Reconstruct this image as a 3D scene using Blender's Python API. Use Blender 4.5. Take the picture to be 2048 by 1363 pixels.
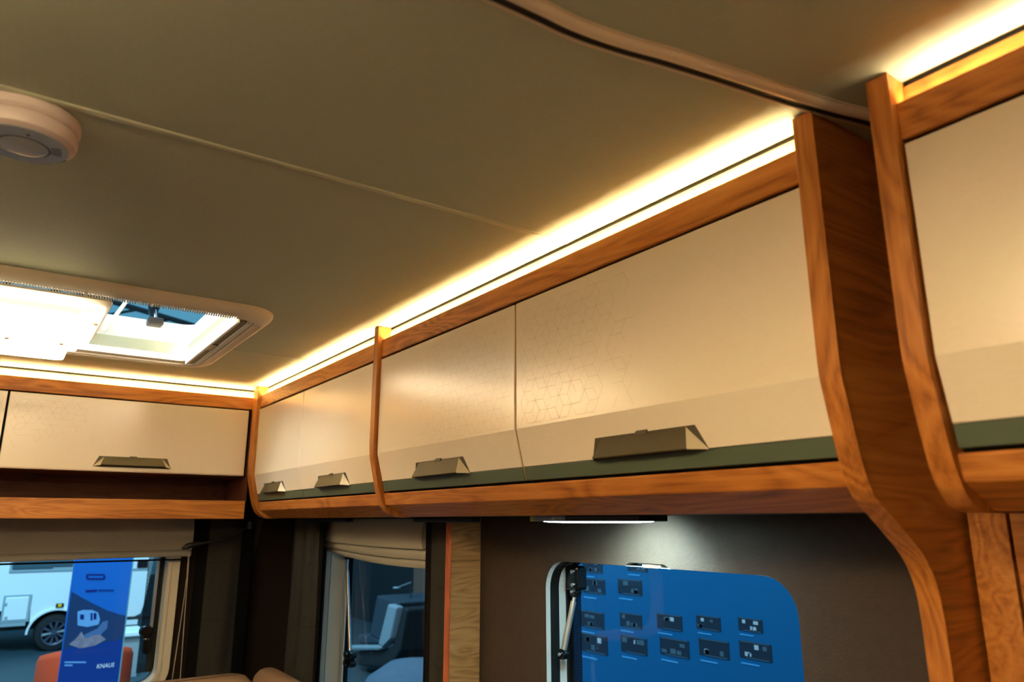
import bpy, bmesh, math, random
from mathutils import Vector, Matrix
from mathutils.geometry import tessellate_polygon

random.seed(7)
for o in list(bpy.data.objects): bpy.data.objects.remove(o, do_unlink=True)
SC = bpy.context.scene
COL = SC.collection

# ------------------------------------------------------------------ camera
FPX, YAW, PITCH, EYE = 1451.4, 0.61066, 0.24310, 1.54
fwd = Vector((math.sin(YAW)*math.cos(PITCH), math.cos(YAW)*math.cos(PITCH), math.sin(PITCH)))
rgt = Vector((math.cos(YAW), -math.sin(YAW), 0))
upv = rgt.cross(fwd)
cd = bpy.data.cameras.new('camera'); co = bpy.data.objects.new('camera', cd); COL.objects.link(co)
m = Matrix.Identity(4)
for i in range(3):
    m[i][0] = rgt[i]; m[i][1] = upv[i]; m[i][2] = -fwd[i]
m[2][3] = EYE
co.matrix_world = m
cd.sensor_fit = 'HORIZONTAL'; cd.sensor_width = 36; cd.lens = FPX/2048*36
cd.clip_start = 0.02; cd.clip_end = 200
cd.dof.use_dof = True; cd.dof.focus_distance = 1.45; cd.dof.aperture_fstop = 5.6
SC.camera = co

# ------------------------------------------------------------------ world, hall light, exposure
w = bpy.data.worlds.new('hall'); SC.world = w; w.use_nodes = True
bg = w.node_tree.nodes['Background']
bg.inputs[0].default_value = (0.10, 0.34, 0.50, 1); bg.inputs[1].default_value = 0.7
def area_light(name, loc, size, power, color, target):
    l = bpy.data.lights.new(name, 'AREA'); l.shape = 'RECTANGLE'; l.size, l.size_y = size
    l.energy = power; l.color = color
    o = bpy.data.objects.new(name, l); COL.objects.link(o); o.location = loc
    d = (Vector(target)-Vector(loc)); o.rotation_euler = d.to_track_quat('-Z', 'Y').to_euler()
    return o
HALL = (0.42, 0.80, 1.0)
area_light('hall_floodlight_front', (-1.0, 6.0, 6.0), (3, 1), 520, HALL, (0.3, 11.5, 0.8))
area_light('hall_floodlight_roof', (0.1, 2.4, 6.5), (1.5, 1.5), 260, (.86, .95, 1.0), (0.1, 1.85, 2.0))
area_light('added_fill_left', (-3.4, .6, 3.0), (1.5, 3.0), 160, (.75, .92, 1.0), (-1.2, .6, .6))  # added unseen lamp, sends cool fill through the left wall openings
area_light('hall_floodlight_side', (1.9, 3.3, 5.5), (1.2, 2.0), 62, HALL, (3.0, 3.0, 0.8))
SC.view_settings.view_transform = 'Standard'; SC.view_settings.look = 'None'
SC.view_settings.exposure = 0.45; SC.view_settings.gamma = 1.0
SC.view_settings.use_curve_mapping = False
SC.cycles.max_bounces = 10; SC.cycles.diffuse_bounces = 6; SC.cycles.transparent_max_bounces = 16
SC.cycles.sample_clamp_indirect = 6

LED_WARM = (1.0, 0.72, 0.34); LED_STR = 140
LED_PALE = (1.0, 0.82, 0.48)
LAMP_COL = (1.0, 0.75, 0.42); LAMP_STR = 11
TASK_COL = (0.56, 0.90, 1.0); TASK_STR = 60

# ------------------------------------------------------------------ pixel -> place
def ray(px, py):
    return rgt*(px-1024) - upv*(py-681.5) + fwd*FPX
def ony(px, py, y):
    d = ray(px, py); return d*(y/d.y) + Vector((0, 0, EYE))
def onx(px, py, x):
    d = ray(px, py); return d*(x/d.x) + Vector((0, 0, EYE))
def onz(px, py, z):
    d = ray(px, py); return d*((z-EYE)/d.z) + Vector((0, 0, EYE))

# ------------------------------------------------------------------ materials
def S(r, g, b):
    f = lambda c: (c/255/12.92 if c/255 <= .04045 else ((c/255+.055)/1.055)**2.4)
    return (f(r), f(g), f(b), 1)
MATS = {}
def newmat(name):
    mt = bpy.data.materials.new(name); mt.use_nodes = True; MATS[name] = mt
    return mt, mt.node_tree, mt.node_tree.nodes['Principled BSDF']
def plain(name, col, rough=.5, metal=0, spec=.5, bump=0, bscale=300, var=0, vscale=8, stretch=(1, 1, 1), coat=0):
    mt, nt, p = newmat(name)
    p.inputs['Base Color'].default_value = col; p.inputs['Roughness'].default_value = rough
    p.inputs['Metallic'].default_value = metal; p.inputs['Specular IOR Level'].default_value = spec
    p.inputs['Coat Weight'].default_value = coat
    if bump or var:
        tc = nt.nodes.new('ShaderNodeTexCoord'); mp = nt.nodes.new('ShaderNodeMapping')
        mp.inputs['Scale'].default_value = stretch; nt.links.new(tc.outputs['Object'], mp.inputs[0])
    if bump:
        n = nt.nodes.new('ShaderNodeTexNoise'); n.inputs['Scale'].default_value = bscale
        n.inputs['Detail'].default_value = 3
        b = nt.nodes.new('ShaderNodeBump'); b.inputs['Strength'].default_value = bump; b.inputs['Distance'].default_value = .002
        nt.links.new(mp.outputs[0], n.inputs['Vector']); nt.links.new(n.outputs['Fac'], b.inputs['Height'])
        nt.links.new(b.outputs[0], p.inputs['Normal'])
    if var:
        n2 = nt.nodes.new('ShaderNodeTexNoise'); n2.inputs['Scale'].default_value = vscale
        n2.inputs['Detail'].default_value = 5; n2.inputs['Roughness'].default_value = .7
        r = nt.nodes.new('ShaderNodeMapRange'); r.inputs[1].default_value = .3; r.inputs[2].default_value = .7
        r.inputs[3].default_value = 1-var; r.inputs[4].default_value = 1+var
        nt.links.new(mp.outputs[0], n2.inputs['Vector']); nt.links.new(n2.outputs['Fac'], r.inputs[0])
        mx = nt.nodes.new('ShaderNodeVectorMath'); mx.operation = 'SCALE'; mx.inputs[0].default_value = col[:3]
        nt.links.new(r.outputs[0], mx.inputs['Scale']); nt.links.new(mx.outputs[0], p.inputs['Base Color'])
    return mt
def emit(name, col, strength):
    mt, nt, p = newmat(name)
    p.inputs['Base Color'].default_value = (.8, .8, .8, 1)
    p.inputs['Emission Color'].default_value = (*col[:3], 1); p.inputs['Emission Strength'].default_value = strength
    return mt
def wood(name, axis, dark, mid, light, rough=.42):
    """Oak veneer; grain runs along the given axis of the object."""
    mt, nt, p = newmat(name); N = nt.nodes; L = nt.links
    tc = N.new('ShaderNodeTexCoord')
    def mapped(along, across):
        mp = N.new('ShaderNodeMapping'); s = [across]*3; s['XYZ'.index(axis)] = along
        mp.inputs['Scale'].default_value = s; L.new(tc.outputs['Object'], mp.inputs[0]); return mp
    # broad figure: rings cut lengthwise
    m1 = mapped(1.6, 9)
    w1 = N.new('ShaderNodeTexNoise'); w1.inputs['Scale'].default_value = 1.3; w1.inputs['Detail'].default_value = 2
    w1.inputs['Distortion'].default_value = .6
    L.new(m1.outputs[0], w1.inputs['Vector'])
    ml = N.new('ShaderNodeMath'); ml.operation = 'MULTIPLY'; ml.inputs[1].default_value = 13; L.new(w1.outputs['Fac'], ml.inputs[0])
    fr = N.new('ShaderNodeMath'); fr.operation = 'FRACT'; L.new(ml.outputs[0], fr.inputs[0])
    pp = N.new('ShaderNodeMath'); pp.operation = 'PINGPONG'; pp.inputs[1].default_value = .5; L.new(fr.outputs[0], pp.inputs[0])
    m2 = mapped(6, 160)
    n2 = N.new('ShaderNodeTexNoise'); n2.inputs['Scale'].default_value = 1; n2.inputs['Detail'].default_value = 5
    n2.inputs['Roughness'].default_value = .75
    L.new(m2.outputs[0], n2.inputs['Vector'])
    m3 = mapped(2, 14)
    n3 = N.new('ShaderNodeTexNoise'); n3.inputs['Scale'].default_value = 1; n3.inputs['Detail'].default_value = 3
    L.new(m3.outputs[0], n3.inputs['Vector'])
    a = N.new('ShaderNodeMath'); a.operation = 'MULTIPLY_ADD'; a.inputs[1].default_value = .34
    L.new(pp.outputs[0], a.inputs[0])
    b = N.new('ShaderNodeMath'); b.operation = 'MULTIPLY_ADD'; b.inputs[1].default_value = .55; L.new(n2.outputs['Fac'], b.inputs[0])
    c = N.new('ShaderNodeMath'); c.operation = 'MULTIPLY'; c.inputs[1].default_value = .42; L.new(n3.outputs['Fac'], c.inputs[0])
    L.new(c.outputs[0], b.inputs[2]); L.new(b.outputs[0], a.inputs[2])
    cr = N.new('ShaderNodeValToRGB'); e = cr.color_ramp.elements
    e[0].position = .34; e[0].color = dark; e[1].position = .82; e[1].color = light
    k = cr.color_ramp.elements.new(.55); k.color = mid
    L.new(a.outputs[0], cr.inputs[0]); L.new(cr.outputs[0], p.inputs['Base Color'])
    bp = N.new('ShaderNodeBump'); bp.inputs['Strength'].default_value = .12; bp.inputs['Distance'].default_value = .001
    L.new(n2.outputs['Fac'], bp.inputs['Height']); L.new(bp.outputs[0], p.inputs['Normal'])
    p.inputs['Roughness'].default_value = rough; p.inputs['Specular IOR Level'].default_value = .4
    return mt
def pane_mat(name, tint, gloss=.06):
    mt = bpy.data.materials.new(name); mt.use_nodes = True; nt = mt.node_tree; N = nt.nodes
    for n in list(N): N.remove(n)
    out = N.new('ShaderNodeOutputMaterial'); tr = N.new('ShaderNodeBsdfTransparent'); gl = N.new('ShaderNodeBsdfGlossy')
    tr.inputs[0].default_value = (*tint, 1); gl.inputs['Roughness'].default_value = .03
    lw = N.new('ShaderNodeFresnel'); lw.inputs[0].default_value = 1.45
    mx = N.new('ShaderNodeMixShader'); ge = N.new('ShaderNodeNewGeometry')
    sb = N.new('ShaderNodeMath'); sb.operation = 'SUBTRACT'; sb.inputs[0].default_value = 1; nt.links.new(ge.outputs['Backfacing'], sb.inputs[1])
    mu = N.new('ShaderNodeMath'); mu.operation = 'MULTIPLY'; nt.links.new(lw.outputs[0], mu.inputs[0]); nt.links.new(sb.outputs[0], mu.inputs[1])
    nt.links.new(mu.outputs[0], mx.inputs[0])
    nt.links.new(tr.outputs[0], mx.inputs[1]); nt.links.new(gl.outputs[0], mx.inputs[2]); nt.links.new(mx.outputs[0], out.inputs[0])
    MATS[name] = mt; return mt
def dots_mat(name, axes, pitch):
    """black half-tone print on clear acrylic"""
    mt = bpy.data.materials.new(name); mt.use_nodes = True; nt = mt.node_tree; N = nt.nodes; L = nt.links
    for n in list(N): N.remove(n)
    out = N.new('ShaderNodeOutputMaterial'); tr = N.new('ShaderNodeBsdfTransparent'); df = N.new('ShaderNodeBsdfDiffuse')
    df.inputs[0].default_value = (.006, .006, .007, 1)
    tc = N.new('ShaderNodeTexCoord'); sp = N.new('ShaderNodeSeparateXYZ'); L.new(tc.outputs['Object'], sp.inputs[0])
    fs = []
    for sgn in (1, -1):
        a = N.new('ShaderNodeMath'); a.operation = 'ADD' if sgn > 0 else 'SUBTRACT'
        L.new(sp.outputs[axes[0]], a.inputs[0]); L.new(sp.outputs[axes[1]], a.inputs[1])
        b = N.new('ShaderNodeMath'); b.operation = 'MULTIPLY'; b.inputs[1].default_value = 1/pitch; L.new(a.outputs[0], b.inputs[0])
        c = N.new('ShaderNodeMath'); c.operation = 'PINGPONG'; c.inputs[1].default_value = .5; L.new(b.outputs[0], c.inputs[0]); fs.append(c)
    a = N.new('ShaderNodeMath'); a.operation = 'ADD'; L.new(fs[0].outputs[0], a.inputs[0]); L.new(fs[1].outputs[0], a.inputs[1])
    g = N.new('ShaderNodeMath'); g.operation = 'LESS_THAN'; g.inputs[1].default_value = .62; L.new(a.outputs[0], g.inputs[0])
    mx = N.new('ShaderNodeMixShader'); L.new(g.outputs[0], mx.inputs[0]); L.new(tr.outputs[0], mx.inputs[1]); L.new(df.outputs[0], mx.inputs[2])
    L.new(mx.outputs[0], out.inputs[0]); MATS[name] = mt; return mt

OAK = (S(112, 62, 20), S(174, 106, 42), S(206, 140, 68))
for ax in 'XYZ': wood('oak_'+ax, ax, *OAK)
wood('oak_light_X', 'X', S(196, 150, 96), S(218, 174, 118), S(230, 192, 138)); wood('oak_light_Y', 'Y', S(214, 178, 132), S(232, 202, 160), S(242, 218, 180))  # cornice oak paled, led overexposure is put into its colour
wood('oak_pale_X', 'X', S(120, 84, 46), S(172, 130, 78), S(198, 158, 104), .5)
wood('oak_edge_Z', 'Z', S(138, 66, 34), S(176, 92, 52), S(196, 112, 66), .5)
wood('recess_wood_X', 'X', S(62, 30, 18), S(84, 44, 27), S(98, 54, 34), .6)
plain('ceiling_vinyl', S(176, 185, 166), .62, spec=.25, bump=.06, bscale=900, var=.035, vscale=220, stretch=(1, .25, 1))
plain('seam_plastic', S(182, 188, 166), .3)
plain('door_cream', S(240, 224, 200), .24, spec=.9, var=.02, vscale=260, stretch=(1, .3, 1))
plain('door_line', S(212, 192, 164), .9, spec=.05)
plain('grip_green', S(82, 94, 76), .42, metal=.1)
plain('bronze', S(84, 76, 56), .55, metal=.4, bump=.05, bscale=900)
plain('gap_brown', S(150, 116, 70), .6)
plain('carcass', S(120, 96, 72), .7)
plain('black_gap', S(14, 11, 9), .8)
plain('wall_vinyl', S(62, 49, 39), .75, spec=.2, bump=.3, bscale=260, var=.10, vscale=60)
plain('wall_fabric', S(40, 31, 24), .95, spec=.1, bump=.5, bscale=700, var=.35, vscale=500)
plain('white_plastic', S(226, 214, 204), .38)
plain('detector_white', S(222, 208, 208), .4)
plain('detector_face', S(176, 186, 196), .22)
plain('dark_plastic', S(36, 33, 32), .4)
plain('black_rubber', S(11, 11, 12), .5)
plain('black_gloss', S(10, 10, 11), .2)
plain('hatch_plastic', S(226, 216, 200), .38)
plain('hatch_white', S(245, 243, 238), .5)
plain('hatch_bar', S(118, 108, 90), .45)
plain('rail_tan', S(222, 208, 186), .25)
plain('rail_dark', S(40, 36, 30), .5)
plain('aluminium', S(200, 202, 200), .32, metal=.9)
plain('cream_frame', S(222, 208, 182), .42)
plain('jamb_white', S(190, 198, 194), .4); plain('cream_lit', S(232, 228, 210), .4)  # the second cream is paler, with outside light put into its colour
plain('roman_blind', S(172, 168, 154), .95, spec=.1, bump=.3, bscale=800, var=.04, vscale=300)
plain('curtain_grey', S(52, 50, 46), .95, spec=.1, bump=.45, bscale=900, var=.14, vscale=260, stretch=(1, 1, .25))
plain('curtain_black', S(14, 12, 11), .95, spec=.1)
plain('thread', S(22, 18, 15), .9)
plain('cord_white', S(205, 195, 175), .7)
plain('cushion', S(148, 118, 92), .95, spec=.1, bump=.4, bscale=900, var=.08, vscale=200)
plain('floor_vinyl', S(120, 92, 66), .5, var=.1, vscale=6)
plain('brass', S(190, 150, 80), .35, metal=.8)
plain('task_body', S(150, 160, 180), .4)
plain('task_end', S(196, 186, 110), .4)
emit('led_warm', LED_WARM, LED_STR); emit('led_pale', LED_PALE, LED_STR*.4); emit('led_front', LED_WARM, LED_STR*.5)
emit('well_fill_glow', (1.0, .77, .47), 150)  # glow of the ring added to whiten the hatch well
emit('lamp_edge', LAMP_COL, LAMP_STR*.12); emit('lamp_edge_aisle', LAMP_COL, LAMP_STR*1.45); emit('lamp_glow_aisle', LAMP_COL, LAMP_STR*3.3)  # aisle pair belongs to the added, unseen lamp
emit('lamp_glow', LAMP_COL, LAMP_STR); emit('task_glow', TASK_COL, TASK_STR)
pane_mat('acrylic', (.86, .95, 1.0)); pane_mat('dome_acrylic', (.92, .97, 1.0))
dots_mat('dots_side', (1, 2), .0052); dots_mat('dots_front', (0, 2), .0062)
# hall
plain('hall_floor', S(40, 62, 70), .6, var=.15, vscale=1)
plain('hall_dark', S(14, 20, 26), .8)
plain('caravan_white', S(236, 238, 238), .35)
plain('caravan_dark', S(30, 34, 38), .7)  # plain dark finish of the chassis and bumper line
plain('caravan_glass', S(70, 92, 100), .15)
plain('caravan_line', S(150, 166, 172), .4)
plain('tyre', S(18, 18, 20), .8)
plain('rim_dark', S(70, 78, 96), .35, metal=.3)
plain('rim_bright', S(190, 200, 206), .3, metal=.6)
plain('amber', S(245, 190, 20), .3)
plain('orange_fabric', S(214, 66, 20), .9, bump=.2, bscale=300)
plain('counter_grey', S(150, 158, 158), .5)
plain('poster_blue', S(30, 108, 196), .3); plain('poster_deep', S(18, 60, 140), .3)
plain('poster_mount', S(34, 62, 104), .35); plain('poster_road', S(86, 116, 160), .35)
plain('poster_rock', S(146, 136, 150), .35, var=.4, vscale=14); plain('poster_pale', S(120, 176, 226), .35)
plain('poster_navy', S(20, 40, 120), .35); plain('poster_white', S(236, 240, 244), .35)
plain('acrylic_edge', S(120, 170, 170), .2)
plain('panel_blue', S(0, 92, 142), .38); plain('plan_dark', S(22, 38, 56), .5)
plain('plan_mid', S(70, 96, 112), .5); plain('plan_light', S(176, 196, 206), .5); plain('plan_text', S(70, 160, 216), .5)
plain('sofa_dark', S(16, 20, 25), .7); plain('sofa_grey', S(38, 52, 64), .9, var=.2, vscale=30)
plain('sofa_pale', S(128, 142, 150), .8); plain('pouf_pale', S(72, 88, 104), .9, bump=.3, bscale=30, var=.08, vscale=12)
plain('post_brown', S(92, 66, 54), .8)

# ------------------------------------------------------------------ builders
class MB:
    def __init__(s): s.v = []; s.f = []
    def add(s, vs, fs):
        o = len(s.v); s.v += [tuple(x) for x in vs]; s.f += [tuple(i+o for i in q) for q in fs]; return s
    def box(s, x0, x1, y0, y1, z0, z1):
        vs = [(x, y, z) for x in (x0, x1) for y in (y0, y1) for z in (z0, z1)]
        return s.add(vs, [(0, 1, 3, 2), (4, 6, 7, 5), (0, 4, 5, 1), (2, 3, 7, 6), (0, 2, 6, 4), (1, 5, 7, 3)])
    def prism(s, pts, axis, a, b):
        """closed outline swept along an axis; pts are the two other coordinates in order"""
        n = len(pts)
        def P(p, t):
            return {'x': (t, p[0], p[1]), 'y': (p[0], t, p[1]), 'z': (p[0], p[1], t)}[axis]
        vs = [P(p, a) for p in pts]+[P(p, b) for p in pts]
        fs = [(i, (i+1) % n, (i+1) % n+n, i+n) for i in range(n)]
        tri = tessellate_polygon([[Vector((p[0], p[1], 0)) for p in pts]])
        fs += [tuple(t) for t in tri]+[tuple(i+n for i in reversed(t)) for t in tri]
        return s.add(vs, fs)
    def plate_holes(s, outer, holes, axis, a, b):
        loops = [outer]+holes; flat = [p for l in loops for p in l]
        def P(p, t):
            return {'x': (t, p[0], p[1]), 'y': (p[0], t, p[1]), 'z': (p[0], p[1], t)}[axis]
        tri = tessellate_polygon([[Vector((p[0], p[1], 0)) for p in l] for l in loops])
        n = len(flat); vs = [P(p, a) for p in flat]+[P(p, b) for p in flat]
        fs = [tuple(t) for t in tri]+[tuple(i+n for i in reversed(t)) for t in tri]
        k = 0
        for l in loops:
            m_ = len(l)
            fs += [(k+i, k+(i+1) % m_, k+(i+1) % m_+n, k+i+n) for i in range(m_)]; k += m_
        return s.add(vs, fs)
    def loops(s, rings, close=True, caps=True):
        """skin consecutive rings of equal length"""
        n = len(rings[0]); vs = [p for r in rings for p in r]; fs = []
        for k in range(len(rings)-1):
            for i in range(n if close else n-1):
                fs.append((k*n+i, k*n+(i+1) % n, (k+1)*n+(i+1) % n, (k+1)*n+i))
        if caps and close:
            fs.append(tuple(range(n-1, -1, -1))); fs.append(tuple(range((len(rings)-1)*n, len(rings)*n)))
        return s.add(vs, fs)
    def tube(s, pts, r, n=10):
        pts = [Vector(p) for p in pts]; rs = r if isinstance(r, (list, tuple)) else [r]*len(pts)
        rings = []
        for i, p in enumerate(pts):
            t = (pts[min(i+1, len(pts)-1)]-pts[max(i-1, 0)]).normalized()
            u = t.cross(Vector((0, 0, 1)));
            if u.length < 1e-3: u = t.cross(Vector((1, 0, 0)))
            u.normalize(); v = t.cross(u)
            rings.append([p+(u*math.cos(a)+v*math.sin(a))*rs[i] for a in [2*math.pi*k/n for k in range(n)]])
        return s.loops(rings)
    def lathe(s, prof, c, axis='z', n=40, caps=True):
        rings = []
        for (r, h) in prof:
            ring = []
            for k in range(n):
                a = 2*math.pi*k/n; p, q = r*math.cos(a), r*math.sin(a)
                ring.append({'z': (c[0]+p, c[1]+q, c[2]+h), 'y': (c[0]+p, c[1]+h, c[2]+q), 'x': (c[0]+h, c[1]+p, c[2]+q)}[axis])
            rings.append(ring)
        return s.loops(rings, caps=caps)
    def build(s, name, mat, parent=None, smooth=None, bevel=0, seg=2):
        base = parent.get('_base', None) if parent else None
        off = Vector(base) if base is not None else Vector((0, 0, 0))
        if parent is None:
            zs = [v[2] for v in s.v]; xs = [v[0] for v in s.v]; ys = [v[1] for v in s.v]
            off = Vector(((min(xs)+max(xs))/2, (min(ys)+max(ys))/2, min(zs)))
        me = bpy.data.meshes.new(name)
        me.from_pydata([tuple(Vector(v)-off) for v in s.v], [], s.f); me.update()
        bm = bmesh.new(); bm.from_mesh(me); bmesh.ops.recalc_face_normals(bm, faces=bm.faces); bm.to_mesh(me); bm.free()
        o = bpy.data.objects.new(name, me); COL.objects.link(o)
        if mat: me.materials.append(MATS[mat])
        if parent: o.parent = parent
        else: o.location = off
        o['_base'] = tuple(off)
        if bevel:
            b = o.modifiers.new('bevel', 'BEVEL'); b.width = bevel; b.segments = seg; b.limit_method = 'ANGLE'; b.angle_limit = math.radians(35)
        if smooth:
            for p in me.polygons: p.use_smooth = True
            try: me.set_sharp_from_angle(angle=math.radians(smooth))
            except Exception: pass
        return o
def thing(name, base, label=None, cat=None, group=None, kind=None):
    o = bpy.data.objects.new(name, None); COL.objects.link(o); o.location = base; o.empty_display_size = .05
    o['_base'] = tuple(base)
    return tag(o, label, cat, group, kind)
def tag(o, label=None, cat=None, group=None, kind=None):
    if label: o['label'] = label
    if cat: o['category'] = cat
    if group: o['group'] = group
    if kind: o['kind'] = kind
    return o
def rrect(u0, u1, v0, v1, r, n=8):
    pts = []
    for (cu, cv, a0) in ((u1-r, v1-r, 0), (u0+r, v1-r, 90), (u0+r, v0+r, 180), (u1-r, v0+r, 270)):
        for k in range(n+1):
            a = math.radians(a0+90*k/n); pts.append((cu+r*math.cos(a), cv+r*math.sin(a)))
    return pts
def smooth_path(pts, k=6):
    """Catmull-Rom through the points"""
    out = []
    P = [Vector((*p, 0)) if len(p) == 2 else Vector(p) for p in pts]
    for i in range(len(P)-1):
        a, b, c, d = P[max(i-1, 0)], P[i], P[i+1], P[min(i+2, len(P)-1)]
        for t in [j/k for j in range(k)]:
            out.append(.5*((2*b)+(c-a)*t+(2*a-5*b+4*c-d)*t*t+(3*b-a-3*c+d)*t**3))
    out.append(P[-1]); return out

# ================================================================== THE SETTING
CZ = 1.97            # ceiling height
WX = 0.945           # wall with the two side windows
WY = 2.73            # front wall
LX, BY = -1.22, -2.3 # opposite wall, back wall
RX, RY = 0.674, 2.455  # front faces of the cornice rails
BX, BYF = 0.693, 2.486 # recessed boards behind the rails
HX0, HX1, HY0, HY1 = -0.30, 0.445, 1.475, 2.14   # roof hatch outline

ceil = thing('ceiling', (0, 0, CZ), kind='structure')
hx0, hx1, hy0, hy1 = HX0+.07, HX1-.07, HY0+.085, HY1-.085
S1, S2 = 0.836, 1.915
def cpanel(pts): MB().prism(pts, 'z', CZ, CZ+.03).build('ceiling_panel', 'ceiling_vinyl', ceil)
cpanel([(LX, BY), (WX+.03, BY), (WX+.03, .405), (LX, .405)])
cpanel([(LX, .405), (WX+.03, .405), (WX+.03, S1), (LX, S1)])
cpanel([(LX, S1), (WX+.03, S1), (WX+.03, S2), (hx1, S2), (hx1, hy0), (hx0, hy0), (hx0, S2), (LX, S2)])
cpanel([(LX, S2), (hx0, S2), (hx0, hy1), (hx1, hy1), (hx1, S2), (WX+.03, S2), (WX+.03, WY+.03), (LX, WY+.03)])
def seam(y, x0, x1):
    w_ = .0048
    MB().prism([(y-w_, CZ), (y-w_*.8, CZ-.0018), (y-w_*.3, CZ-.0024), (y+w_*.3, CZ-.0024), (y+w_*.8, CZ-.0018), (y+w_, CZ)], 'x', x0, x1).build('seam_strip', 'seam_plastic', ceil)
seam(S1, LX+.02, BX); seam(S2, HX1+.002, BX); seam(S2, LX+.02, HX0-.002)

floor = tag(MB().box(LX-.05, WX+.1, BY-.05, WY+.1, -.04, 0).build('floor', 'floor_vinyl'), kind='structure')

tag(MB().box(LX, WX, BY-.05, BY, 0, CZ+.03).build('wall_back', 'wall_vinyl'), kind='structure')

# window openings in the side and front walls (y,z) and (x,z)
W1 = dict(u0=.652, u1=1.232, v0=.93, v1=1.4625, r=.055)
W2 = dict(u0=1.62, u1=2.395, v0=.93, v1=1.485, r=.05)
W3 = dict(u0=-.78, u1=.512, v0=1.03, v1=1.49, r=.05)
def op(W, g=0): return rrect(W['u0']-g, W['u1']+g, W['v0']-g, W['v1']+g, W['r']+g)
h1 = []
for p in op(W1):
    h1.append(p)
# latch notch cut into the top edge of the opening
top = W1['v1']; i = max(range(len(h1)), key=lambda k: (h1[k][1] > top-1e-6)*(10+h1[k][0]*-1))
idx = [k for k, p in enumerate(h1) if p[1] > top-1e-6]
h1 = h1[:idx[0]+1]+[(.998, top), (.986, top+.0062), (.905, top+.0062), (.888, top)][::-1][::-1]+h1[idx[0]+1:] if h1[idx[0]][0] > h1[idx[-1]][0] and h1[idx[0]][0] > .99 else h1
tag(MB().plate_holes([(.395, 0), (WY+.03, 0), (WY+.03, CZ), (.395, CZ)], [h1, op(W2)], 'x', WX, WX+.028).build('wall_right', 'wall_vinyl'), kind='structure')
tag(MB().plate_holes([(LX, 0), (WX, 0), (WX, CZ), (LX, CZ)], [op(W3)], 'y', WY, WY+.028).build('wall_front', 'wall_fabric'), kind='structure')

W4 = dict(u0=.75, u1=1.75, v0=.9, v1=1.46, r=.06)
tag(MB().plate_holes([(BY, 0), (WY+.03, 0), (WY+.03, CZ), (BY, CZ)], [op(W4), rrect(-1.75, -1.1, .05, 1.78, .06)], 'x', LX-.028, LX).build('wall_left', 'wall_vinyl'), kind='structure')  # both openings are added to let cool hall light in
def make_window(name, W, axis, wall, outer, faceframe, dots, pane_d):
    """jamb, seals, sash and pane of a top-hung caravan window set in a wall"""
    c = (wall, (W['u0']+W['u1'])/2, W['v0']) if axis == 'x' else ((W['u0']+W['u1'])/2, wall, W['v0'])
    t = thing(name, c, kind='structure')
    def ring(nm, g0, g1, d0, d1, mat, bevel=0):
        MB().plate_holes(op(W, g0), [op(W, g1)], axis, wall+d0, wall+d1).build(nm, mat, t, bevel=bevel)
    if faceframe:
        ring('frame', .034, -.002, -.012, -.0005, 'cream_frame', .003)
        ring('frame_lip', .008, -.004, -.017, -.0121, 'cream_frame', .002)
    if faceframe:
        ring('jamb', -.0002, -.0012, .001, .046, 'cream_lit')
        ring('inner_jamb', .002, -.0025, .0461, .052, 'jamb_white')
    else:
        ring('jamb', -.0001, -.0004, .001, .012, 'jamb_white')
        ring('seal', .001, -.0012, .0121, .034, 'black_rubber')
        ring('inner_jamb', .002, -.0006, .0341, .052, 'jamb_white')
    ring('outer_seal', .006, -.0035, .0521, .058, 'black_rubber')
    d = pane_d
    MB().plate_holes(op(W, .03), [op(W, -.0035)], axis, wall+d-.001, wall+d-.0004).build('edge_print', 'black_rubber', t)
    def strip(nm, ua, ub, mat):
        v0, v1 = W['v0']+W['r']*.6, W['v1']-W['r']*.3
        (MB().box(wall+d-.0012, wall+d-.0006, ua, ub, v0, v1) if axis == 'x' else MB().box(ua, ub, wall+d-.0012, wall+d-.0006, v0, v1)).build(nm, mat, t)
    dk = .026 if axis == 'y' else .010
    strip('dark_print', W['u1']-dk, W['u1']-.0036, 'black_rubber'); strip('dotted_print', W['u1']-dk-.026, W['u1']-dk-.0001, dots)
    MB().prism(op(W, .035), axis, wall+d, wall+d+.004).build('pane', 'acrylic', t)
    return t
win2 = make_window('window_2', W2, 'x', WX, .028, True, 'dots_side', .064)
win1 = make_window('window_1', W1, 'x', WX, .028, False, 'dots_side', .064)
win4 = thing('window_added', (LX, 1.25, .9), kind='structure')  # unseen window, added to let cool light into the room
MB().plate_holes(op(W4, .034), [op(W4, -.002)], 'x', LX+.0005, LX+.012).build('frame', 'cream_frame', win4)
MB().prism(op(W4, .03), 'x', LX-.064, LX-.060).build('pane', 'acrylic', win4)
win3 = make_window('window_3', W3, 'y', WY, .028, True, 'dots_front', .064)
def strut(t, a, b, axis):
    """telescopic stay: bright tube, thinner rod, black joints"""
    a, b = Vector(a), Vector(b); m_ = a.lerp(b, .16)
    MB().tube([m_, b], .0058, 14).build('stay_tube', 'aluminium', t, smooth=40)
    MB().tube([a, a.lerp(b, .2)], .0038, 12).build('stay_rod', 'aluminium', t, smooth=40)
    for p, r in ((a, .011), (b, .010)):
        mb = MB(); s_ = .009
        mb.lathe([(0, -s_), (r*.8, -s_), (r, -s_*.6), (r, s_*.6), (r*.8, s_), (0, s_)], p, axis, 18)
        j = mb.build('stay_joint', 'black_gloss', t, smooth=40)
        MB().lathe([(0, -s_-.003), (.003, -s_-.003), (.0035, -s_+.0005), (0, -s_+.0005)], p, axis, 10).build('rivet', 'aluminium', j, smooth=40)
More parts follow.
